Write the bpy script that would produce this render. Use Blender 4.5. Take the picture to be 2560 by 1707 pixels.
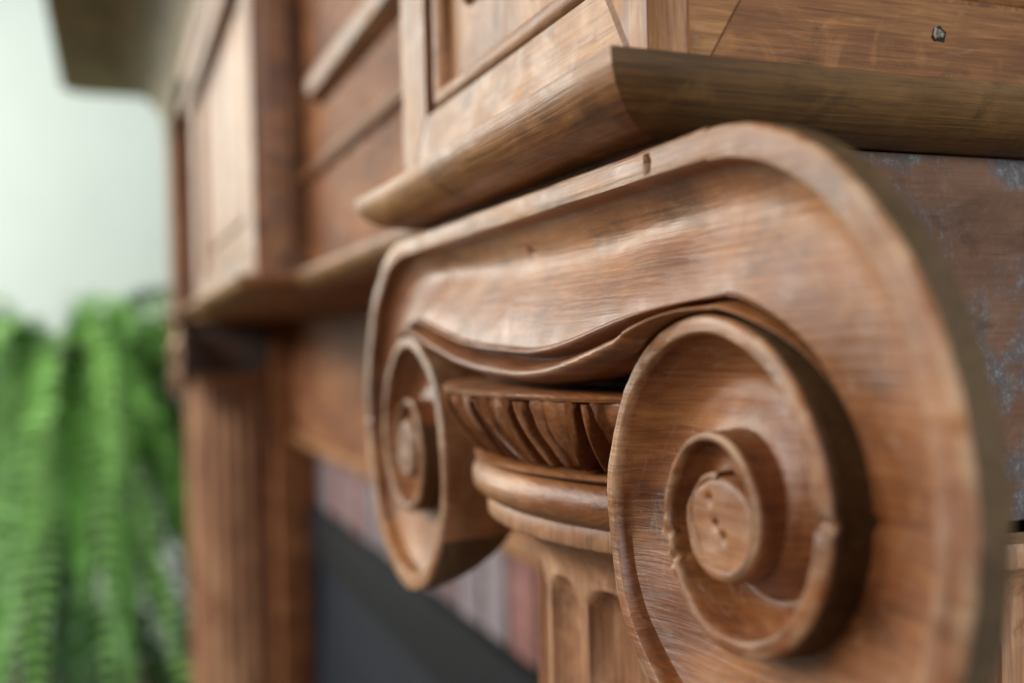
import bpy, bmesh, math, random
from mathutils import Vector, Matrix, noise
random.seed(7)
R = math.radians
scene = bpy.context.scene
COL = scene.collection
for o in list(bpy.data.objects): bpy.data.objects.remove(o)

# ------------------------------------------------------------------ camera, light, exposure
S = 0.10            # one modelling unit in metres
EYE = 1.30          # eye height
cam = bpy.data.cameras.new("camera"); camo = bpy.data.objects.new("camera", cam); COL.objects.link(camo)
th, pitch, roll = R(21.824), R(-0.171), math.atan(.025)
f = Vector((-math.cos(th)*math.cos(pitch), math.sin(th)*math.cos(pitch), math.sin(pitch)))
r = f.cross(Vector((0, 0, 1))).normalized(); u = r.cross(f)
r2 = math.cos(roll)*r - math.sin(roll)*u; u2 = math.sin(roll)*r + math.cos(roll)*u
m = Matrix((r2, u2, -f)).transposed().to_4x4(); m.translation = Vector((0, 0, EYE)); camo.matrix_world = m
cam.sensor_width = 36; cam.lens = 35; cam.clip_start = .01; cam.clip_end = 100
cam.dof.use_dof = True; cam.dof.focus_distance = 2.18*S; cam.dof.aperture_fstop = 5.8
cam.dof.aperture_blades = 7
scene.camera = camo

w = bpy.data.worlds.new("World"); scene.world = w; w.use_nodes = True
w.node_tree.nodes["Background"].inputs[0].default_value = (1.0, .97, .93, 1)
w.node_tree.nodes["Background"].inputs[1].default_value = .075
def area(name, loc, target, sx, sy, power, col):
    l = bpy.data.lights.new(name, 'AREA'); l.shape = 'RECTANGLE'; l.size = sx; l.size_y = sy; l.energy = power; l.color = col
    o = bpy.data.objects.new(name, l); COL.objects.link(o); o.location = loc
    o.rotation_euler = (Vector(target)-Vector(loc)).to_track_quat('-Z', 'Y').to_euler(); return o
area("window_light", (-3.7, -1.9, 2.4), (-.3, .1, 1.25), 2.2, 2.2, 98, (1.0, .96, .85))
area("front_light", (.1, -3.2, 3.0), (-.8, .1, 1.25), 1.5, 1.5, 78, (1.0, .95, .85))
area("room_light", (3.6, -.12, 2.3), (-.2, .12, 1.3), .5, 1.6, 110, (.90, .94, 1.0))
area("wall_light", (-2.0, -3.6, 3.2), (-4.4, -.3, 1.3), 2.0, 2.0, 190, (.98, 1.0, .98))
scene.view_settings.view_transform = 'Standard'; scene.view_settings.look = 'None'
scene.view_settings.exposure = 0.0; scene.view_settings.gamma = 1.0; scene.view_settings.use_curve_mapping = False

# ------------------------------------------------------------------ materials
def mat(name):
    m = bpy.data.materials.new(name); m.use_nodes = True
    return m, m.node_tree.nodes, m.node_tree.links, m.node_tree.nodes["Principled BSDF"]
def ramp(N, stops):
    n = N.new("ShaderNodeValToRGB"); e = n.color_ramp.elements
    e[0].position, e[0].color = stops[0][0], (*stops[0][1], 1)
    e[1].position, e[1].color = stops[-1][0], (*stops[-1][1], 1)
    for p, c in stops[1:-1]:
        k = e.new(p); k.color = (*c, 1)
    return n
def mixc(N, L, fac, a, b, mode='MIX'):
    n = N.new("ShaderNodeMix"); n.data_type = 'RGBA'; n.blend_type = mode
    for i, v in ((0, fac), (6, a), (7, b)):
        if hasattr(v, 'is_output'): L.new(v, n.inputs[i])
        else: n.inputs[i].default_value = v if i == 0 else (*v, 1)
    return n.outputs[2]
def maprange(N, L, v, a, b, c, d):
    n = N.new("ShaderNodeMapRange"); L.new(v, n.inputs[0])
    for i, x in enumerate((a, b, c, d)): n.inputs[i+1].default_value = x
    return n.outputs[0]
def wood(name, axis, dark, mid, light, rough=.47, grey=0.0, coat=.16, wear=.5, grain=1.0, flow=False, scuffs=.16, spec=.5):
    m, N, L, B = mat(name)
    tc = N.new("ShaderNodeTexCoord"); oi = N.new("ShaderNodeObjectInfo")
    add = N.new("ShaderNodeVectorMath"); add.operation = 'MULTIPLY_ADD'
    L.new(oi.outputs['Random'], add.inputs[0]); add.inputs[1].default_value = (7.3, 3.1, 5.7); L.new(tc.outputs['Object'], add.inputs[2])
    src = [add.outputs[0], add.outputs[0]]
    if flow:
        ga = N.new("ShaderNodeAttribute"); ga.attribute_name = "grain"; src[1] = ga.outputs['Vector']
    def nz(scale_al, scale_ac, detail, dist=0., rough_=.6, flowing=False):
        mp = N.new("ShaderNodeMapping"); sc = [scale_ac]*3; sc[axis] = scale_al
        if flow and not flowing and scale_ac > 200: sc[1] = scale_ac*.16
        mp.inputs['Scale'].default_value = sc
        L.new(src[1] if flowing and flow else src[0], mp.inputs[0])
        n = N.new("ShaderNodeTexNoise"); n.inputs['Scale'].default_value = 1; n.inputs['Detail'].default_value = detail
        n.inputs['Roughness'].default_value = rough_; n.inputs['Distortion'].default_value = dist
        L.new(mp.outputs[0], n.inputs[0]); return n.outputs[0]
    broad = nz(6, 26, 3, .6); fine = nz(34, 900, 4, .4); pore = nz(60, 1700, 2, 0.); blot = nz(22, 30, 4, .8)
    worn = nz(60, 75, 5, 1.)
    mx = N.new("ShaderNodeMath"); mx.operation = 'MULTIPLY_ADD'; L.new(fine, mx.inputs[0]); mx.inputs[1].default_value = .55*grain
    sub = N.new("ShaderNodeMath"); sub.operation = 'MULTIPLY_ADD'; L.new(broad, sub.inputs[0]); sub.inputs[1].default_value = .7; sub.inputs[2].default_value = -.12-.27*(grain-1)
    L.new(sub.outputs[0], mx.inputs[2])
    rp = ramp(N, [(.28, dark), (.47, mid), (.68, light)]); L.new(mx.outputs[0], rp.inputs[0])
    c = rp.outputs[0]
    # darker and redder stained patches, paler rubbed patches
    c = mixc(N, L, maprange(N, L, blot, .48, .70, 0, .6), c, tuple(x*.62 for x in mid), 'MIX')
    c = mixc(N, L, maprange(N, L, worn, .54, .74, 0, wear), c, tuple(min(1, x*1.2) for x in light), 'MIX')
    c = mixc(N, L, maprange(N, L, pore, .62, .74, 0, .4), c, tuple(x*.35 for x in dark), 'MIX')
    if grey:
        g = nz(24, 24, 6, 1.2, .66); sp = nz(520, 520, 5, .0, .8)
        c = mixc(N, L, maprange(N, L, g, .44, .56, .05, grey), c, (.10, .098, .104), 'MIX')
        pm = N.new('ShaderNodeMath'); pm.operation = 'MULTIPLY'; L.new(maprange(N, L, sp, .50, .68, 0, .7), pm.inputs[0]); L.new(maprange(N, L, g, .44, .56, .12, 1), pm.inputs[1])
        c = mixc(N, L, pm.outputs[0], c, (.34, .335, .335), 'MIX')
    # grime spots, pale rubbed streaks and dust specks of an old surface
    grime = nz(40, 60, 5, .5, .68); scuff = nz(80, 420, 4, .8, .7, True); speck = nz(900, 900, 2, 0.)
    c = mixc(N, L, maprange(N, L, grime, .54, .70, 0, .6), c, tuple(x*.55 for x in dark), 'MIX')
    c = mixc(N, L, maprange(N, L, scuff, .57, .70, 0, scuffs), c, (.44, .34, .25), 'MIX')
    c = mixc(N, L, maprange(N, L, speck, .76, .80, 0, .5), c, (.55, .52, .48), 'MIX')
    if flow:    # varnish rubbed off along the arrises
        wn = N.new("ShaderNodeAttribute"); wn.attribute_name = "wear"
        ml = N.new("ShaderNodeMath"); ml.operation = 'MULTIPLY'; L.new(wn.outputs['Fac'], ml.inputs[0]); L.new(maprange(N, L, worn, .38, .62, .0, .7), ml.inputs[1])
        c = mixc(N, L, ml.outputs[0], c, (.46, .31, .19), 'MIX')
    L.new(c, B.inputs['Base Color'])
    rr = maprange(N, L, worn, .3, .7, rough-.1, rough+.14); L.new(rr, B.inputs['Roughness'])
    B.inputs['Specular IOR Level'].default_value = spec
    B.inputs['Coat Weight'].default_value = coat; B.inputs['Coat Roughness'].default_value = .33
    b1 = N.new("ShaderNodeBump"); b1.inputs['Strength'].default_value = .34; b1.inputs['Distance'].default_value = .0006
    L.new(fine, b1.inputs['Height'])
    dent = N.new("ShaderNodeTexNoise"); dent.inputs['Scale'].default_value = 110; dent.inputs['Detail'].default_value = 3; L.new(add.outputs[0], dent.inputs[0])
    b2 = N.new("ShaderNodeBump"); b2.inputs['Strength'].default_value = .16; b2.inputs['Distance'].default_value = .0018
    L.new(dent.outputs[0], b2.inputs['Height']); L.new(b1.outputs[0], b2.inputs['Normal'])
    L.new(b2.outputs[0], B.inputs['Normal']); L.new(b2.outputs[0], B.inputs['Coat Normal'])
    return m
DK, MD, LT = (.062, .020, .005), (.200, .070, .018), (.40, .185, .060)
W_X = wood("varnished_wood_x", 0, DK, MD, LT, coat=.10, spec=.4)
W_Y = wood("varnished_wood_y", 1, DK, MD, LT, coat=.10, spec=.4)
W_Z = wood("varnished_wood_z", 2, DK, MD, LT, coat=.10, spec=.4)
W_CAP = wood("carved_wood", 0, (.042, .012, .0035), (.185, .056, .0145), (.40, .172, .053), rough=.46, wear=.25, coat=.22, flow=True, grain=.58, scuffs=.24)
W_RED = wood("carved_red_wood", 0, (.055, .017, .005), (.19, .062, .018), (.36, .16, .06), rough=.42, wear=.3, grain=.7)
W_SHELF = wood("shelf_wood", 0, (.08, .058, .028), (.19, .145, .075), (.29, .23, .13), coat=.0, rough=.65, scuffs=.05, spec=.25)
W_OLIVE_SHADE = wood("olive_shaded_wood", 1, (.032, .014, .004), (.105, .048, .014), (.18, .092, .030), coat=.0, rough=.55, scuffs=.05, spec=.3)  # olive wood, darkened so the moulding's side legs carry their shade as colour
W_RAW_SHADE = wood("raw_and_shaded_wood", 0, (.022, .012, .005), (.068, .037, .015), (.12, .07, .032), coat=.0, rough=.6, scuffs=.1, spec=.3)  # unvarnished edge tone, with shade of side bands and groove wall painted in
W_COL = wood("column_wood", 2, (.12, .050, .024), (.30, .135, .066), (.52, .30, .165), coat=.15, wear=.4)
W_DULL = wood("dull_red_wood", 0, (.065, .020, .007), (.19, .066, .024), (.33, .14, .055), coat=.0, rough=.65, spec=.25, scuffs=.1)
W_GREY = wood("weathered_wood", 1, (.07, .038, .026), (.15, .075, .045), (.22, .125, .08), rough=.8, grey=.9, coat=.0, grain=.45, scuffs=.0, spec=.2)
def plain(name, col, rough=.6, metal=0., bump=0., bscale=60, var=.25):
    m, N, L, B = mat(name)
    tc = N.new("ShaderNodeTexCoord"); n = N.new("ShaderNodeTexNoise"); n.inputs['Scale'].default_value = bscale; n.inputs['Detail'].default_value = 5
    L.new(tc.outputs['Object'], n.inputs[0])
    rp = ramp(N, [(.3, tuple(x*(1-var) for x in col)), (.7, tuple(min(1, x*(1+var)) for x in col))]); L.new(n.outputs[0], rp.inputs[0])
    L.new(rp.outputs[0], B.inputs['Base Color']); B.inputs['Roughness'].default_value = rough; B.inputs['Metallic'].default_value = metal
    if bump:
        b = N.new("ShaderNodeBump"); b.inputs['Strength'].default_value = bump; b.inputs['Distance'].default_value = .002; L.new(n.outputs[0], b.inputs['Height']); L.new(b.outputs[0], B.inputs['Normal'])
    return m
M_WALL = plain("painted_wall", (.67, .755, .70), .7, 0, .05, 3, .03)
M_FLOOR = plain("floor_boards", (.09, .055, .03), .6, 0, .1, 9)
M_METAL = plain("black_metal", (.007, .008, .010), .8, .0, .1, 40)
M_METAL2 = plain("blue_black_metal", (.010, .012, .019), .75, .0, .1, 30)
for m_ in (M_METAL, M_METAL2): m_.node_tree.nodes['Principled BSDF'].inputs['Specular IOR Level'].default_value = .2
M_NAIL = plain("nail_metal", (.20, .17, .14), .5, .8, .4, 900)
M_PIT = plain("dark_cavity", (.012, .008, .005), .9)
M_MORTAR = plain("mortar", (.22, .20, .21), .9, 0, .4, 90)
BR = [plain("brick_%s" % k, c, .85, 0, .5, 70, .3) for k, c in (("red", (.20, .085, .075)), ("dusky", (.15, .095, .095)), ("grey", (.19, .155, .17)))]
GREENS = [plain("fern_%s" % k, c, .5, 0, 0, 12, .3) for k, c in (("bright", (.21, .46, .10)), ("mid", (.095, .26, .038)), ("deep", (.026, .09, .012)))]
for g in GREENS:
    B = g.node_tree.nodes["Principled BSDF"]; B.inputs['Subsurface Weight'].default_value = 0
M_STEM = plain("fern_stem", (.09, .13, .03), .6)
M_POT = plain("clay_pot", (.36, .17, .09), .8, 0, .2, 40)

# ------------------------------------------------------------------ helpers (units are S metres, z from eye level)
def P(x, y, z): return (x*S, y*S, EYE+z*S)
def link(name, verts, faces, mt, parent=None, smooth=None, recalc=True, bevel=0, grain=None):
    me = bpy.data.meshes.new(name); me.from_pydata([P(*v) for v in verts], [], faces)
    if grain:
        at = me.attributes.new("grain", 'FLOAT_VECTOR', 'POINT')
        at.data.foreach_set('vector', [c*S for g in grain for c in (g[0], g[1], 0.)])
        wa = me.attributes.new("wear", 'FLOAT', 'POINT'); wa.data.foreach_set('value', [g[2] for g in grain])
    bm = bmesh.new(); bm.from_mesh(me)
    if bevel:
        bmesh.ops.bevel(bm, geom=[e for e in bm.edges], offset=bevel*S, segments=2, profile=.6, affect='EDGES', clamp_overlap=True)
    if recalc: bmesh.ops.recalc_face_normals(bm, faces=bm.faces)
    bm.to_mesh(me); bm.free()
    me.materials.append(mt)
    if smooth is not None:
        me.polygons.foreach_set('use_smooth', [True]*len(me.polygons)); me.set_sharp_from_angle(angle=R(smooth))
    o = bpy.data.objects.new(name, me); COL.objects.link(o)
    if parent is not None:
        o.parent = parent; o.matrix_parent_inverse = parent.matrix_world.inverted() if parent.type == 'EMPTY' else Matrix()
    return o
def box(name, x0, x1, y0, y1, z0, z1, mt, parent=None, bevel=.012):
    v = [(x, y, z) for z in (z0, z1) for y in (y0, y1) for x in (x0, x1)]
    fs = [(0, 1, 3, 2), (4, 6, 7, 5), (0, 4, 5, 1), (2, 3, 7, 6), (0, 2, 6, 4), (1, 5, 7, 3)]
    return link(name, v, fs, mt, parent, 40, bevel=bevel)
def prism(name, poly, axis, a0, a1, mt, parent=None, bevel=.010):
    """poly in the two other axes (x,z) for axis y, (y,z) for axis x"""
    n = len(poly); v = []
    for a in (a0, a1):
        for p, q in poly: v.append((p, a, q) if axis == 1 else (a, p, q))
    fs = [tuple(range(n)), tuple(range(2*n-1, n-1, -1))] + [(i, (i+1) % n, n+(i+1) % n, n+i) for i in range(n)]
    return link(name, v, fs, mt, parent, 40, bevel=bevel)
def grid(rows, close=False):
    """rows: list of equally long vertex lists -> verts, faces"""
    n = len(rows[0]); v = [p for r_ in rows for p in r_]; fs = []
    for i in range(len(rows)-1):
        for j in range(n-1 if not close else n):
            k = (j+1) % n
            fs.append((i*n+j, i*n+k, (i+1)*n+k, (i+1)*n+j))
    return v, fs
def sweep(name, path, prof, mt, parent=None, closed=False, smooth=35, jit=0., mt2=None):
    """prof (offset to the left-hand normal of the plan path, z); path [(x,y)] with mitred corners"""
    n = len(path); rows = []
    pts = []
    for i in range(n):
        def nrm(a, b):
            d = Vector((b[0]-a[0], b[1]-a[1])).normalized(); return Vector((d.y, -d.x))
        if i == 0 and not closed: o = nrm(path[0], path[1])
        elif i == n-1 and not closed: o = nrm(path[-2], path[-1])
        else:
            a, b = nrm(path[i-1], path[i]), nrm(path[i], path[(i+1) % n]); o = (a+b)/(1+a.dot(b))
        pts.append((Vector(path[i]), o))
    # subdivide each leg so that small unevenness can be added
    dense = []
    for i in range(n if closed else n-1):
        a, b = pts[i], pts[(i+1) % n]; k = max(1, int((a[0]-b[0]).length/.05)) if jit else 1
        for j in range(k): dense.append((a[0].lerp(b[0], j/k), a[1].lerp(b[1], j/k)))
    if not closed: dense.append(pts[-1])
    for p, o in dense:
        row = []
        for d, z in prof:
            e = jit*noise.noise(Vector((p.x*3, p.y*3+d*9, z*7))) if jit else 0
            row.append((p.x+o.x*(d+e), p.y+o.y*(d+e), z+e*.5))
        rows.append(row)
    if closed: rows.append(rows[0])
    v, fs = grid(rows)
    if not closed:
        m_ = len(prof); fs.append(tuple(range(m_))); fs.append(tuple((len(rows)-1)*m_+i for i in range(m_)))
    o = link(name, v, fs, mt, parent, smooth)
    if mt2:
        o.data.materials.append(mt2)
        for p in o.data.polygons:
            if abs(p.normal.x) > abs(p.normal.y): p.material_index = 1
    return o
def empty(name, x, y, z):
    o = bpy.data.objects.new(name, None); COL.objects.link(o); o.location = P(x, y, z); o.empty_display_size = .1
    bpy.context.view_layer.update(); return o
def tag(o, label, cat, group=None):
    o['label'] = label; o['category'] = cat
    if group: o['group'] = group
    return o
def struct(o): o['kind'] = 'structure'; return o
def copy_part(o, parent, dx):
    c = o.copy(); COL.objects.link(c); c.parent = parent
    c.matrix_parent_inverse = o.matrix_parent_inverse.copy() if parent.type == 'EMPTY' else Matrix()
    c.location = (o.location.x+dx*S, o.location.y, o.location.z) if dx else o.location
    for k in list(o.children): copy_part(k, c, 0)
    return c
def sstep(a, b, x):
    t = max(0., min(1., (x-a)/(b-a))); return t*t*(3-2*t)
def lerp(a, b, t): return a+(b-a)*t

# ------------------------------------------------------------------ setting
FLOOR = -EYE/S
def sheet(name, vs, mt):
    return struct(link(name, vs, [(0, 1, 2, 3)], mt, None, recalc=False))
sheet("floor", [(-46, -90, FLOOR), (90, -90, FLOOR), (90, 10, FLOOR), (-46, 10, FLOOR)], M_FLOOR)
sheet("wall_side", [(-44, 10, FLOOR), (-44, -50, FLOOR), (-44, -50, 20), (-44, 10, 20)], M_WALL)
sheet("wall_chimney_breast", [(-22.5, 3.5, FLOOR), (4, 3.5, FLOOR), (4, 3.5, 12), (-22.5, 3.5, 12)], M_WALL)

# ------------------------------------------------------------------ the mantelpiece
XC = -2.56                     # axis of the near column
FAR = -16.08                   # shift to the far column
man = empty("mantelpiece", -10.6, 2.2, FLOOR)
tag(man, "carved brown wooden mantelpiece with scrolled Ionic capitals on fluted columns", "mantelpiece")
ZL, ZB, ZT = .53, .405, 4.20   # lip and foot of the ovolo moulding, top of the frieze
def ovolo(o):
    pr = [(0, ZL-.001), (o-.010, ZL-.001), (o-.002, ZL-.004), (o, ZL-.010), (o-.001, ZL-.018)]
    for i in range(1, 17):
        a = i/16*math.pi/2; pr.append((o*math.cos(a)**1.05, ZL-.018-(ZL-.018-ZB)*math.sin(a)**1.05))
    return pr+[(-.05, ZB)]

def panelled(name, x0, x1, y0, y1, st, parent, side=True, label=None):
    """a projecting frieze block with a framed panel on its front and right side"""
    core = box(name, x0+.04, x1-.04, y0+.09, y1, ZB, ZT, W_X, parent, .006)
    sl, sr = st; zb, zt = .742, ZT-.25
    z0 = ZL-.05
    prism("rail", [(x0, z0), (x1, z0), (x1-sr, zb), (x0+sl, zb)], 1, y0, y0+.1, W_X, core)
    prism("rail", [(x0, ZT), (x0+sl, zt), (x1-sr, zt), (x1, ZT)], 1, y0, y0+.1, W_X, core)
    prism("stile", [(x0, z0), (x0+sl, zb), (x0+sl, zt), (x0, ZT)], 1, y0, y0+.1, W_Z, core)
    prism("stile", [(x1, z0), (x1, ZT), (x1-sr, zt), (x1-sr, zb)], 1, y0, y0+.1, W_Z, core)
    # rolled bead inside the frame, then the field and a smaller raised field
    def ring(rx0, rx1, rz0, rz1, prof):
        rows = []
        cs = [(rx0, rz0, 1, 1), (rx1, rz0, -1, 1), (rx1, rz1, -1, -1), (rx0, rz1, 1, -1)]
        for cx, cz, sx, sz in cs+[cs[0]]: rows.append([(cx+sx*d, y, cz+sz*d) for d, y in prof])
        return grid(rows)
    pr = [(.018, y0+.095)]+[(.062-.042*math.cos(a), y0+.068-.052*math.sin(a)) for a in [i/10*math.pi for i in range(11)]]+[(.106, y0+.095)]
    v, fs = ring(x0+sl, x1-sr, zb, zt, pr); link("bead_moulding", v, fs, W_X, core, 40)
    box("panel", x0+sl+.1, x1-sr-.1, y0+.062, y0+.12, zb+.1, zt-.1, W_Z, core, .01)
    pr = [(.0, y0+.062), (.012, y0+.034), (.03, y0+.026), (.05, y0+.03), (.06, y0+.062)]
    v, fs = ring(x0+sl+.30, x1-sr-.30, zb+.30, zt-.3, pr); link("inner_moulding", v, fs, W_Z, core, 40)
    if side:
        ys, ye = y0+.103, y1-.0
        prism("rail", [(ys, z0), (ye, z0), (ye-.2, zb), (ys+.16, zb)], 0, x1-.09, x1-.003, W_Y, core, .004)
        prism("stile", [(ys, z0), (ys+.16, zb), (ys+.16, zt), (ys, ZT)], 0, x1-.09, x1-.003, W_Y, core, .002)
        prism("stile", [(ye, z0), (ye, ZT), (ye-.2, zt), (ye-.2, zb)], 0, x1-.09, x1-.003, W_Z, core, .004)
        prism("rail", [(ys, ZT), (ys+.16, zt), (ye-.2, zt), (ye, ZT)], 0, x1-.09, x1-.003, W_Y, core, .004)
        rows = []
        pr = [(.018, x1-.095)]+[(.062-.042*math.cos(a), x1-.068+.045*math.sin(a)) for a in [i/10*math.pi for i in range(11)]]+[(.106, x1-.095)]
        cs = [(ys+.16, zb, 1, 1), (ye-.2, zb, -1, 1), (ye-.2, zt, -1, -1), (ys+.16, zt, 1, -1)]
        for cy, cz, sy, sz in cs+[cs[0]]: rows.append([(x, cy+sy*d, cz+sz*d) for d, x in pr])
        v, fs = grid(rows); link("bead_moulding", v, fs, W_Y, core, 40)
        box("panel", x1-.12, x1-.062, ys+.26, ye-.3, zb+.1, zt-.1, W_Z, core, .01)
    return core
pier = panelled("pier", -3.50, -1.745, 1.0, 2.9, (.26, .165), man)
sweep("ovolo_moulding", [(-3.50, 1.42), (-3.50, 1.0), (-1.755, 1.0), (-1.755, 2.9)], ovolo(.15), W_X, pier, jit=.004, mt2=W_OLIVE_SHADE)
# nail head in the side rail, punched into the wood
nv = []; k = 9
for j, (rad, dx) in enumerate(((.017, -.004), (.016, .002), (.011, .004), (.0, .002))):
    for i in range(k):
        a = i/k*2*math.pi; e = 1+.22*math.sin(i*2.3+j); nv.append((-1.748+dx, 1.768+rad*e*math.cos(a), .672+rad*.8*e*math.sin(a)))
nf = [(j*k+i, j*k+(i+1) % k, (j+1)*k+(i+1) % k, (j+1)*k+i) for j in range(3) for i in range(k)]
nail = link("nail", nv, nf, M_NAIL, pier, 20); nail['label'] = "bent metal nail head in the side rail"
pv = [(-1.7475, 1.770+.0215*(1+.2*math.sin(i*1.7))*math.cos(i/14*6.283), .670+.0185*(1+.2*math.cos(i*2.1))*math.sin(i/14*6.283)) for i in range(14)]
link("nail_hole", pv, [tuple(range(14))], M_PIT, pier)

# ---- capital: spiral scrolls and the sagging channel between them
Q = [.705, .574, .497, .430, .368, .300, .232, .187, .155, .122, .105, .095, .085]
def RAD(q):
    q = min(q, 12.); i = min(int(q), 11); t = q-i
    lg = [math.log(x) for x in Q]
    def d(j):
        if j == 0: return -.02
        if j == 12: return lg[12]-lg[11]
        return .5*(lg[j+1]-lg[j-1])
    a, b = lg[i], lg[i+1]; m0, m1 = d(i), d(i+1)
    return math.exp((2*t**3-3*t*t+1)*a+(t**3-2*t*t+t)*m0+(-2*t**3+3*t*t)*b+(t**3-t*t)*m1)
def wob(x, y, z, s=6., a=.005): return a*noise.noise(Vector((x*s+3.1, y*s, z*s+8.7)))+a*.2*noise.noise(Vector((x*s*3.1, y*s, z*s*3.1)))
YF = 1.0
def edge_rows(wr, k):   # (distance from outer edge, depth) of the flat fillet and the drop behind it
    return [(0, .012), (.0015, .005), (.006, .0005), (.012, -.001), (wr*.5, -.002), (wr*.88, -.001), (wr-.001, .001), (wr+.002, .010*k), (wr+.004, .032*k), (wr+.010, .050*k)]
NCH = 20
WEAR = {3: .5, 4: 1., 5: 1., 6: .5, 8: .3, 9: .8, 10: .5}
ZTOP = .374
DEP = .084
B0 = .55
RIDGE = [(.0, .0), (.05, -.012), (.12, -.016), (.19, -.008), (.25, .014), (.30, .034), (.35, .038), (.40, .027), (.46, .0), (.53, -.025), (.62, -.040), (.72, -.042), (.82, -.032), (.90, -.010), (.955, .02), (.985, .055), (1.0, .09)]
CREST = [(-1.25, .05), (-1.03, .068), (-.75, .076), (-.50, .036), (-.28, .002), (.08, -.020), (.27, -.023), (.47, -.002), (.64, .028), (.81, .052), (1.03, .074), (1.25, .08)]
FOOT = [(-1.25, .06), (-1.03, .03), (-.75, .005), (-.53, -.037), (-.22, -.094), (.07, -.117), (.32, -.117), (.52, -.094), (.75, -.043), (.87, -.018), (1.03, -.01), (1.25, .0)]
def crv(tab, x):
    for i in range(1, len(tab)-2):
        if x <= tab[i+1][0]: break
    (xa, a), (x0, b), (x1, c), (xd, d) = tab[i-1:i+3]; h = x1-x0; t = (x-x0)/h
    m0 = (c-a)/(x1-xa)*h; m1 = (d-b)/(xd-x0)*h
    return (2*t**3-3*t*t+1)*b+(t**3-2*t*t+t)*m0+(-2*t**3+3*t*t)*c+(t**3-t*t)*m1
RIDGE = [(i/44, crv([(-.06, .0)]+RIDGE+[(1.02, .13)], i/44)) for i in range(45)]
def turn_top(X):      # height of the second turn of the scroll above the place X
    sc, cz = (1.0, -.335) if X > 0 else (1.08, -.385); best = -9
    for i in range(81):
        q = 3+i/80; rr = RAD(q)*sc; a = math.pi/2-q*math.pi/2
        if abs(1.03+rr*math.cos(a)-abs(X)) < .012: best = max(best, cz+rr*math.sin(a))
    return best
def chan_t(q, dep, t0, B):
    tv = lerp(t0, dep, 1-(1-q)**2.2)
    tc_ = t0+.060*math.sin(min(1, q*2.4)*math.pi/2)-(t0+.060+.012)*sstep(.15, 1.10, q)/sstep(.15, 1.10, 1.0)
    return lerp(tv, tc_, B)
def volute(side, cz, sc):
    cx = XC+side*1.03; nq = 72
    verts = []; faces = []; gr = []; raw_shade = []; arc = 1.03
    for i in range(nq*12+1):
        q = i/nq; Ro = RAD(q); ph = math.pi/2-q*math.pi/2
        Ri = RAD(q+4) if q <= 8 else 0.
        wr = lerp(.060, .034, sstep(1.5, 3, q))*lerp(1, .45, sstep(5, 8, q)); k = lerp(1.0, .62, sstep(2.0, 3.0, q))
        dep = DEP if q < 3. else lerp(DEP, .046, sstep(3., 6.5, q))
        fade = 1-sstep(0, .75, q); B = B0*fade; rz = .040*fade
        pts = []
        tb = lerp(.080, .26, sstep(2.1, 2.7, q))
        if q <= 4.02: pts += [(Ro-.07, tb+.02), (Ro-.012, tb), (Ro, tb-.012)]
        else: pts += [(Ro, .014)]*3
        er = edge_rows(wr, k); pts += [(Ro-d, t) for d, t in er]
        r0 = Ro-er[-1][0]; re = Ri+(.003 if q <= 8 else 0)
        for j in range(1, NCH+1):
            s = j/NCH; tt = chan_t(s, dep, er[-1][1], B)
            if q > 2.5:      # a hollow dish inside the second turn
                bowl = lerp(er[-1][1], .105, math.sin(math.pi/2*min(1, s/.5))) if s < .5 else lerp(.105, dep, sstep(.5, 1, s))
                tt = lerp(tt, bowl, sstep(2.5, 3.3, q)*(1-sstep(6.5, 8, q)))
            pts.append((lerp(r0, re+rz, s), tt))
        tl = pts[-1][1]
        for fr, t in RIDGE: pts.append((re+rz*(1-fr), lerp(dep, tl+t, min(1, B*1.6)) if rz > .001 else dep))
        if q <= 8: pts += [(Ri+.001, dep*.8), (Ri, dep*.4), (Ri, .012)]
        else: pts += [(0, dep)]*3
        arc += Ro*math.pi/2/nq; acc = 0; pp = pts[0]
        col = []
        for rr, t in pts:
            acc += math.hypot(rr-pp[0], t-pp[1]); pp = (rr, t); gr.append((side*arc, acc, WEAR.get(len(col), 0.)))
            x = cx+side*sc*rr*math.cos(ph); z = cz+sc*rr*math.sin(ph)
            e = wob(x, t, z)+(.0014*noise.noise(Vector((x*30, 5, z*30))) if 2 < len(col) < 11 else 0)
            y = YF+t*sc+e
            # a chipped notch in the second turn of the near scroll and old cracks
            if side > 0:
                g = math.exp(-((x+1.245)/.03)**2-((z+.300)/.010)**2); y += .018*g
                g = math.exp(-((x+1.705)/.030)**2-((z+.415)/.040)**2); y += g*(.012+.055*noise.noise(Vector((x*34, 3, z*34))))
            else:
                g = math.exp(-((z+.325+.1*(x+4.1))/.006)**2)*(1 if x < -4.02 else 0); y += .012*g
            col.append((x, y, z))
        n = len(col); base = len(verts); verts += col
        if i:
            for j in range(n-1):
                if (j < 3 and q < 2.6) or (j >= n-4 and q < 3.3): raw_shade.append(len(faces))  # outer side band and groove wall, coloured dark in place of shade
                faces.append((base-n+j, base-n+j+1, base+j+1, base+j))
    return verts, faces, gr, raw_shade
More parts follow.
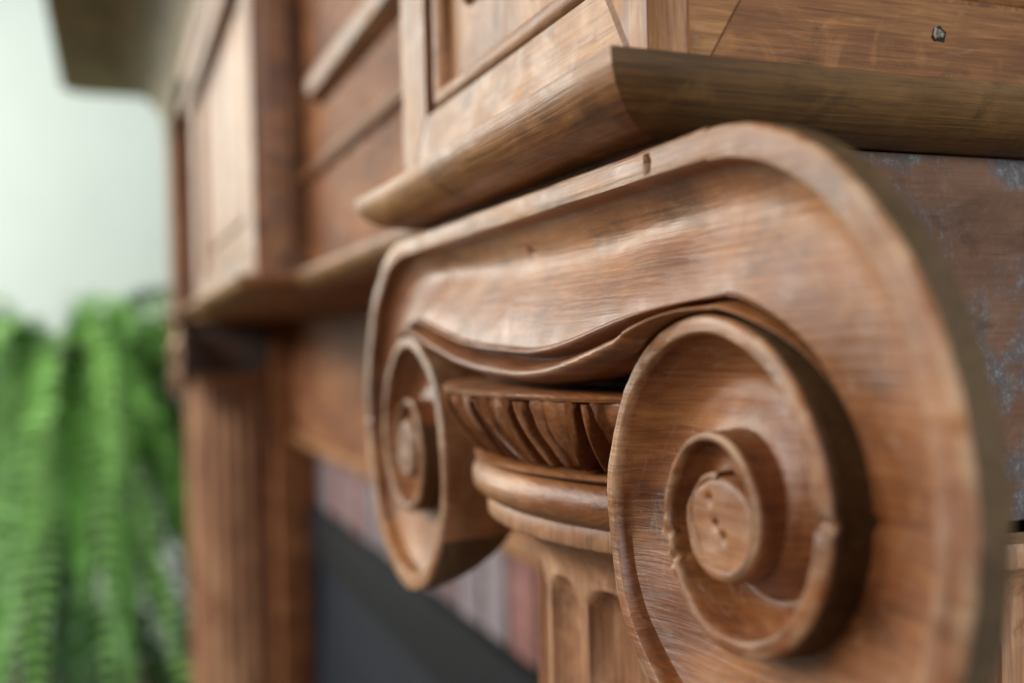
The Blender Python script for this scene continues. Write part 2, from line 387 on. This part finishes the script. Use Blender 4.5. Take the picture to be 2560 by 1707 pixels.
def channel():
    nx = 280
    verts = []; faces = []; gr = []
    for i in range(nx+1):
        s = i/nx; X = lerp(-1.03, 1.03, s); ax = abs(X)/1.03
        B = lerp(1, B0, sstep(.70, 1.0, ax))
        zb = max(crv(FOOT, X), turn_top(X)); w = ZTOP-zb
        rz = max(.03, crv(CREST, X)-zb); wr = .060
        er = edge_rows(wr, 1.0)
        pts = [(.07, .10), (.012, .080), (0, .068)]+er
        d0 = er[-1][0]; d1 = w-rz
        for j in range(1, NCH+1):
            q = j/NCH
            pts.append((lerp(d0, d1, q), chan_t(q, DEP, er[-1][1], B)))
        tl = pts[-1][1]
        for fr, t in RIDGE: pts.append((d1+rz*fr, lerp(DEP, tl+t, min(1, B*1.6))))
        pts.append((w-.010, .20)); pts.append((w-.05, .30))
        acc = 0; pp = pts[0]
        col = []
        for d, t in pts:
            acc += math.hypot(d-pp[0], t-pp[1]); pp = (d, t); gr.append((X, acc, WEAR.get(len(col), 0.)))
            x = XC+X; z = ZTOP-d; e = wob(x, t, z)
            y = YF+t+e
            y += .03*math.exp(-((x+1.742)/.009)**2-((z-.342)/.010)**2)
            y += .02*math.exp(-((x+2.56)/.016)**2-((z-.235)/.012)**2)
            col.append((x, y, z))
        n = len(col); base = len(verts); verts += col
        if i:
            for j in range(n-1): faces.append((base-n+j, base-n+j+1, base+j+1, base+j))
    return verts, faces, gr
vs, fs, gs = channel(); RAW_SHADE = set()
for sd, cz, sc in ((1, -.335, 1.0), (-1, -.385, 1.08)):
    v2, f2, g2, rw = volute(sd, cz, sc); b = len(vs); vs += v2; gs += g2; RAW_SHADE |= {len(fs)+i for i in rw}; fs += [tuple(b+i for i in fc) for fc in f2]
cap = link("capital", vs, fs, W_CAP, man, 26, grain=gs)
cap.data.materials.append(W_RAW_SHADE)
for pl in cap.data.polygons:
    if pl.index in RAW_SHADE: pl.material_index = 1
cap['label'] = "near Ionic capital with two carved scrolls"
# eyes of the scrolls
def eye(side, cz, sc, pits):
    cx = XC+side*1.03+side*.002; rows = []
    pr = [(i*.0085, .002) for i in range(12)]+[(.1005, .004), (.105, .010), (.1065, .022), (.107, .10)]
    n = 72
    for rr, t in pr:
        row = []
        for i in range(n):
            a = i/n*2*math.pi; e = 1+.04*math.sin(2*a+.6)
            x = cx+sc*rr*1.05*e*math.cos(a); z = cz-.018+sc*rr*.93*e*math.sin(a)
            y = YF+t+wob(x, 0, z, 14, .004)
            for px, pz, ps in pits: y += .018*math.exp(-((x-px)/ps)**2-((z-pz)/(ps*1.2))**2)
            row.append((x, y, z))
        rows.append(row)
    v, f_ = grid(rows, True)
    return link("volute_eye", v, f_, W_RED, cap, 40)
e1 = eye(1, -.335, 1.0, [(-1.556, -.300, .007), (-1.540, -.345, .006), (-1.516, -.363, .006)])
e2 = eye(-1, -.385, 1.08, [])
def pit(x, y, z, rad, par, el=1.5):
    v = [(x+rad*(1+.3*math.sin(i*2.1))*math.cos(i/10*6.283), y, z+rad*el*(1+.3*math.cos(i*1.7))*math.sin(i/10*6.283)) for i in range(10)]
    return link("worm_hole", v, [tuple(range(10))], M_PIT, par)
for x, z, rd in ((-1.556, -.300, .006), (-1.540, -.345, .005), (-1.516, -.363, .005)): pit(x, YF+.0185, z, rd, cap)
# block behind the scrolls
box("capital_block", -3.34, -1.775, 1.20, 2.75, -.47, ZB-.003, W_GREY, cap, .012)
# egg-shaped echinus with carved tongues
YC = 2.0
def ech(z):
    t = max(0, min(1, (-.15-z)/.185)); return 1.118-.118*(t**1.5)*.75-.03*t
def ring_pt(rad, az, z): return (XC+rad*math.sin(az), YC-rad*math.cos(az), z)
rows = []
for rad, z in [(.80, -.128), (1.09, -.132), (1.118, -.136), (1.124, -.142), (1.120, -.150)]+[(ech(-.152-.183*i/12)-.085, -.152-.183*i/12) for i in range(13)]+[(1.02, -.338), (1.03, -.345), (1.02, -.352), (.98, -.356)]:
    row = []
    for i in range(121):
        az = R(-41+82*i/120); p = ring_pt(rad+.004*noise.noise(Vector((az*9, z*30, 0))), az, z); row.append(p)
    rows.append(row)
v, f_ = grid(rows); link("echinus", v, f_, W_RED, cap, 40)
pitch_a = 10.55
for kx in range(-5, 5):
    a0 = 43.5-pitch_a*5+pitch_a*kx+9.2+random.uniform(-.5, .5)
    if abs(a0) > 38: continue
    rows = []
    for i in range(15):
        s = i/14; z = lerp(-.150, -.330, s); hw = 3.35*(1-.58*s**1.8)*(1 if s < .9 else 1-(s-.9)*4)
        row = []
        for j in range(17):
            h = -1+2*j/16
            az = R(a0+h*hw+.5*math.sin(s*3+a0))
            bulge = -.012+.022*(1-h*h)*math.sin(min(1, s*1.3+.1)*math.pi*.8+.2)
            rim = .034*math.exp(-((abs(h)-.84)/.085)**2)
            if abs(h) > .97: bulge -= .10; rim = 0
            if i == 14: bulge -= .025
            row.append(ring_pt(ech(z)+bulge+rim+.006*noise.noise(Vector((a0+h*2, s*6, 1))), az, z))
        rows.append(row)
    v, f_ = grid(rows); link("tongue", v, f_, W_RED, cap, 30)
    rows = []   # slender dart between two tongues
    for i in range(9):
        s = i/8; z = lerp(-.155, -.322, s); hw = .95*(1-.75*s)
        rows.append([ring_pt(ech(z)+b_, R(a0+pitch_a/2+h*hw+.5*math.sin(s*3+a0)), z) for h, b_ in ((-1.1, -.09), (-.7, .0), (-.2, .016), (.2, .016), (.7, .0), (1.1, -.09))])
    v, f_ = grid(rows); link("dart", v, f_, W_RED, cap, 30)
def lathe(name, prof, mt, par, n=96, smooth=40, wobble=.003, part=0):
    rows = []
    if part:
        for rad, z in prof: rows.append([ring_pt(rad+wobble*noise.noise(Vector((i*.2, 0, z*9))), R(-part+2*part*i/n), z) for i in range(n+1)])
        v, f_ = grid(rows); return link(name, v, f_, mt, par, smooth)
    for rad, z in prof:
        rows.append([ring_pt(rad+wobble*noise.noise(Vector((math.sin(i/n*6.283)*4, math.cos(i/n*6.283)*4, z*9))), i/n*2*math.pi, z) for i in range(n)])
    v, f_ = grid(rows, True); return link(name, v, f_, mt, par, smooth)
lathe("astragal", [(.95, -.352)]+[(.982+.056*math.cos(a), -.412-.057*math.sin(a)) for a in [R(-90+180*i/14) for i in range(15)]]+[(.93, -.474)], W_RED, cap, part=47)

# ---- column: necking and fluted shaft
NFL = 24
neck = [(.90, -.466), (.988, -.470), (.992, -.478), (.992, -.520), (.986, -.528), (.955, -.532)]
for i in range(1, 9):
    t = i/8; neck.append((.846+.105*(1-math.sin(t*math.pi/2))**1.3, -.535-.13*t))
zs = [-.668, -.675, -.682, -.69, -.70, -.71, -.725, -.74, -.76, -.78, -.80, -.82, -.86, -1.0]+[-1.0-.6*i for i in range(1, 21)]
rows = []; na = NFL*12
for rad, z in neck: rows.append([ring_pt(rad, i/na*2*math.pi, z) for i in range(na)])
for z in zs:
    row = []
    for i in range(na):
        c = ((i+5.2) % 12)/12-.5
        hwf = .40; half = .40*2*math.pi/NFL*.846; d = -.672-z
        fr = 0 if d <= 0 else (1 if d >= half else math.sqrt(1-(1-d/half)**2))
        hw = hwf*fr
        cut = .062*fr*math.sqrt(max(0, 1-(c/hw)**2)) if hw > 0 and abs(c) < hw else 0
        row.append(ring_pt(.846-cut+.0025*noise.noise(Vector((i*.05, z*2, 0))), i/na*2*math.pi, max(z, FLOOR+.001)))
    rows.append(row)
v, f_ = grid(rows, True); colm = link("column", v, f_, W_COL, man, 50)
colm['label'] = "near fluted wooden column shaft"
pil = box("pilaster", XC-1.32, XC+1.32, 2.55, 3.22, FLOOR, ZB-.004, W_DULL, man, .02)

# ---- the far pier, capital, column and pilaster repeat the near ones
fp = copy_part(pier, man, FAR); fc = copy_part(cap, man, FAR); fcol = copy_part(colm, man, FAR); fpil = copy_part(pil, man, FAR)
for o in list(fp.children):
    if o.name.startswith(("nail",)): bpy.data.objects.remove(o)
for o in list(fc.children):
    if o.name.startswith(("worm_hole",)): bpy.data.objects.remove(o)
fc['label'] = "far Ionic capital, out of focus"; fcol['label'] = "far fluted column shaft, out of focus"

# ---- frieze, centre tablet, lintel, shelf
fr = box("frieze", -19.2, -1.95, 1.40, 2.92, ZB+.004, ZT-.01, W_DULL, man, .01)
sweep("ovolo_moulding", [(-17.6, 1.405), (-13.5, 1.405)], ovolo(.15), W_X, fr)
sweep("ovolo_moulding", [(-7.7, 1.405), (-3.55, 1.405)], ovolo(.15), W_X, fr)
for xa, xb in ((-17.2, -13.9), (-6.95, -3.9)):
    pr = [(0, 1.20), (.05, 1.21), (.07, 1.25), (.05, 1.29), (0, 1.30)]
    sweep("band", [(xa-.6, 1.402), (xb+.2, 1.402)], pr, W_X, fr)
    pr = [(0, 1.66), (.03, 1.665), (.10, 1.72), (.12, 1.79), (.10, 1.85), (.03, 1.88), (0, 1.885)]
    sweep("panel_moulding", [(xa, 1.402), (xb, 1.402)], pr, W_X, fr)
tab = panelled("centre_tablet", -13.38, -7.62, 1.0, 1.6, (.9, .5), man)
sweep("ovolo_moulding", [(-13.38, 1.42), (-13.38, 1.0), (-7.63, 1.0), (-7.63, 1.42)], ovolo(.15), W_X, tab)
for z in (3.05, 3.5):
    sweep("band", [(-13.38, 1.42), (-13.38, 1.0), (-7.63, 1.0), (-7.63, 1.42)], [(-.01, z-.12), (.06, z-.10), (.11, z-.02), (.11, z+.05), (.03, z+.1), (-.01, z+.1)], W_X, tab)
lin = box("lintel", XC+FAR+1.33, XC-1.33, 2.86, 3.3, -1.66, ZB+.002, W_DULL, man, .015)
sweep("bead_moulding", [(XC+FAR+1.33, 2.862), (XC-1.33, 2.862)], [(0, -1.655), (.07, -1.65), (.09, -1.58), (.07, -1.50), (.03, -1.47), (0, -1.465)], W_X, lin)
sp = [(-20.6, 3.4), (-20.6, -.35), (-20.52, -.58), (-20.36, -.70), (-20.1, -.74), (-.8, -.74), (-.8, 3.4)]
sv = [(x, y, z) for z in (4.86, 5.25) for x, y in sp]; n7 = len(sp)
sh = link("shelf", sv, [tuple(range(n7)), tuple(range(2*n7-1, n7-1, -1))]+[(i, (i+1) % n7, n7+(i+1) % n7, n7+i) for i in range(n7)], W_SHELF, man, 30, bevel=.03)
pr = [(0, 3.86)]+[(.76*(1-math.cos(a)), 3.86+.998*math.sin(a)) for a in [R(90*i/10) for i in range(1, 11)]]+[(0, 4.858)]
sweep("cove_moulding", [(-19.60, 3.3), (-19.60, .99), (-1.735, .99), (-1.735, 3.3)], pr, W_SHELF, sh)

# ------------------------------------------------------------------ brick surround and fire insert
bs = empty("brick_surround", -10.6, 3.3, FLOOR)
tag(bs, "reddish grey brick soldier course under the wooden lintel", "bricks")
link("mortar", [(-17.4, 3.30, -2.9), (-3.9, 3.30, -2.9), (-3.9, 3.30, -1.5), (-17.4, 3.30, -1.5)], [(0, 1, 2, 3)], M_MORTAR, bs, recalc=False)
x = -4.2; i = 0
while x > -17.1:
    wd = .60+random.uniform(-.02, .02)
    box("brick", x-wd, x, 3.235+random.uniform(-.012, .012), 3.40, -2.84, -1.56+random.uniform(-.02, .02), BR[random.choice((0, 1, 2, 2))], bs, .025)
    x -= wd+.10
ins = empty("fireplace_insert", -10.6, 3.3, FLOOR)
tag(ins, "black metal fireplace insert below the brick course", "fireplace")
box("top_frame", -17.35, -3.92, 3.08, 3.45, -3.62, -2.78, M_METAL, ins, .02)
prism("hood", [(3.20, -3.625), (3.46, -3.625), (3.46, -8.5), (3.02, -8.5)], 0, -16.9, -4.4, M_METAL2, ins, .02)
for xa in (-17.35, -4.38): box("side_frame", xa, xa+.44, 3.08, 3.45, FLOOR, -3.63, M_METAL, ins, .02)

# ------------------------------------------------------------------ fern on a stand beyond the mantelpiece
FX, FY, FZ = -28.5, -1.0, .55
fern = empty("potted_fern", FX, FY, FZ-2.6)
tag(fern, "lush green fern with long drooping fronds beyond the mantelpiece", "plant")
def lathe_at(name, cx, cy, prof, mt, par, n=40):
    rows = [[(cx+rad*math.cos(i/n*6.283185), cy+rad*math.sin(i/n*6.283185), z) for i in range(n)] for rad, z in prof]
    v, f_ = grid(rows, True); return link(name, v, f_, mt, par, 40)
lathe_at("pot", FX, FY, [(0, FZ-2.6), (.9, FZ-2.6), (1.3, FZ-.7), (1.42, FZ-.7), (1.42, FZ-.4), (1.25, FZ-.4), (1.2, FZ-.55), (0, FZ-.55)], M_POT, fern)
st = lathe_at("plant_stand", FX, FY, [(0, FLOOR), (1.6, FLOOR), (1.6, FLOOR+.3), (.7, FLOOR+.8), (.4, FLOOR+3), (.5, FLOOR+6), (.35, FZ-4), (.7, FZ-3.2), (1.5, FZ-2.9), (1.5, FZ-2.61), (0, FZ-2.61)], W_Z, None)
tag(st, "turned wooden plant stand hidden beneath the green fern", "plant stand")
for n_ in range(295):
    az = random.uniform(0, 2*math.pi); kind = n_ % 4
    ln = random.uniform(6, 12); lift = random.uniform(-.2, .9)
    if kind == 1: ln = random.uniform(4, 7); lift = random.uniform(.4, 1.2)
    if kind == 2: ln = random.uniform(6, 10); lift = random.uniform(-1.0, .2)
    if n_ % 9 == 0: ln = random.uniform(2.0, 3.4); lift = random.uniform(.9, 1.5)
    lowest = random.uniform(-1.5, -.85); drop = random.uniform(0, 7) if kind == 2 else random.uniform(0, 1.5)
    if n_ % 13 == 0: ln = random.uniform(3.5, 5.5); lift = random.uniform(1.0, 1.5); az = random.uniform(.3, 2.4)
    h = Vector((math.cos(az), math.sin(az), 0)); pth = []; p = Vector((FX, FY, FZ-.5-drop))+h*random.uniform(.1, 1.6)
    ang = lift; steps = 38; droop = random.uniform(1.7, 3.0)
    for k in range(steps+1):
        pth.append(p.copy()); t = k/steps
        a = ang-droop*t**.85
        a = max(a, lowest)
        p = p+(h*math.cos(a)+Vector((0, 0, 1))*math.sin(a))*(ln/steps)+Vector((random.uniform(-.02, .02), random.uniform(-.02, .02), 0))
    v = []; f_ = []
    side = Vector((-h.y, h.x, 0))
    for k in range(steps+1):
        w_ = .035*(1-.8*k/steps)
        v += [tuple(pth[k]+side*w_), tuple(pth[k]-side*w_), tuple(pth[k]+Vector((0, 0, -w_*1.2)))]
        if k:
            b = (k-1)*3
            f_ += [(b, b+3, b+4, b+1), (b+1, b+4, b+5, b+2), (b+2, b+5, b+3, b)]
    for k in range(2, steps+1):
        t = k/steps; L_ = random.uniform(.36, .52)*math.sin(min(1, t*4)*math.pi/2)*(1-t**2.2)**.8+.06
        d = (pth[k]-pth[k-1]).normalized(); up = side.cross(d).normalized()
        for sgn in (-1, 1):
            for hh in ((0., .5) if kind in (0, 2) else (0.,)):
                b0 = pth[k-1].lerp(pth[k], hh); dr = (side*sgn*.93+d*.32+up*random.uniform(-.5, .35)).normalized()
                wv = d*.06; b = len(v); mid = b0+dr*L_*.5+up*.03; tip = b0+dr*L_-up*.06*L_
                v += [tuple(b0-wv*.7), tuple(b0+wv*.7), tuple(mid+wv), tuple(mid-wv), tuple(tip)]
                f_ += [(b, b+1, b+2, b+3), (b+3, b+2, b+4)]
    link("frond", v, f_, GREENS[(1, 0, 2, 0)[kind]], fern, None, recalc=False)
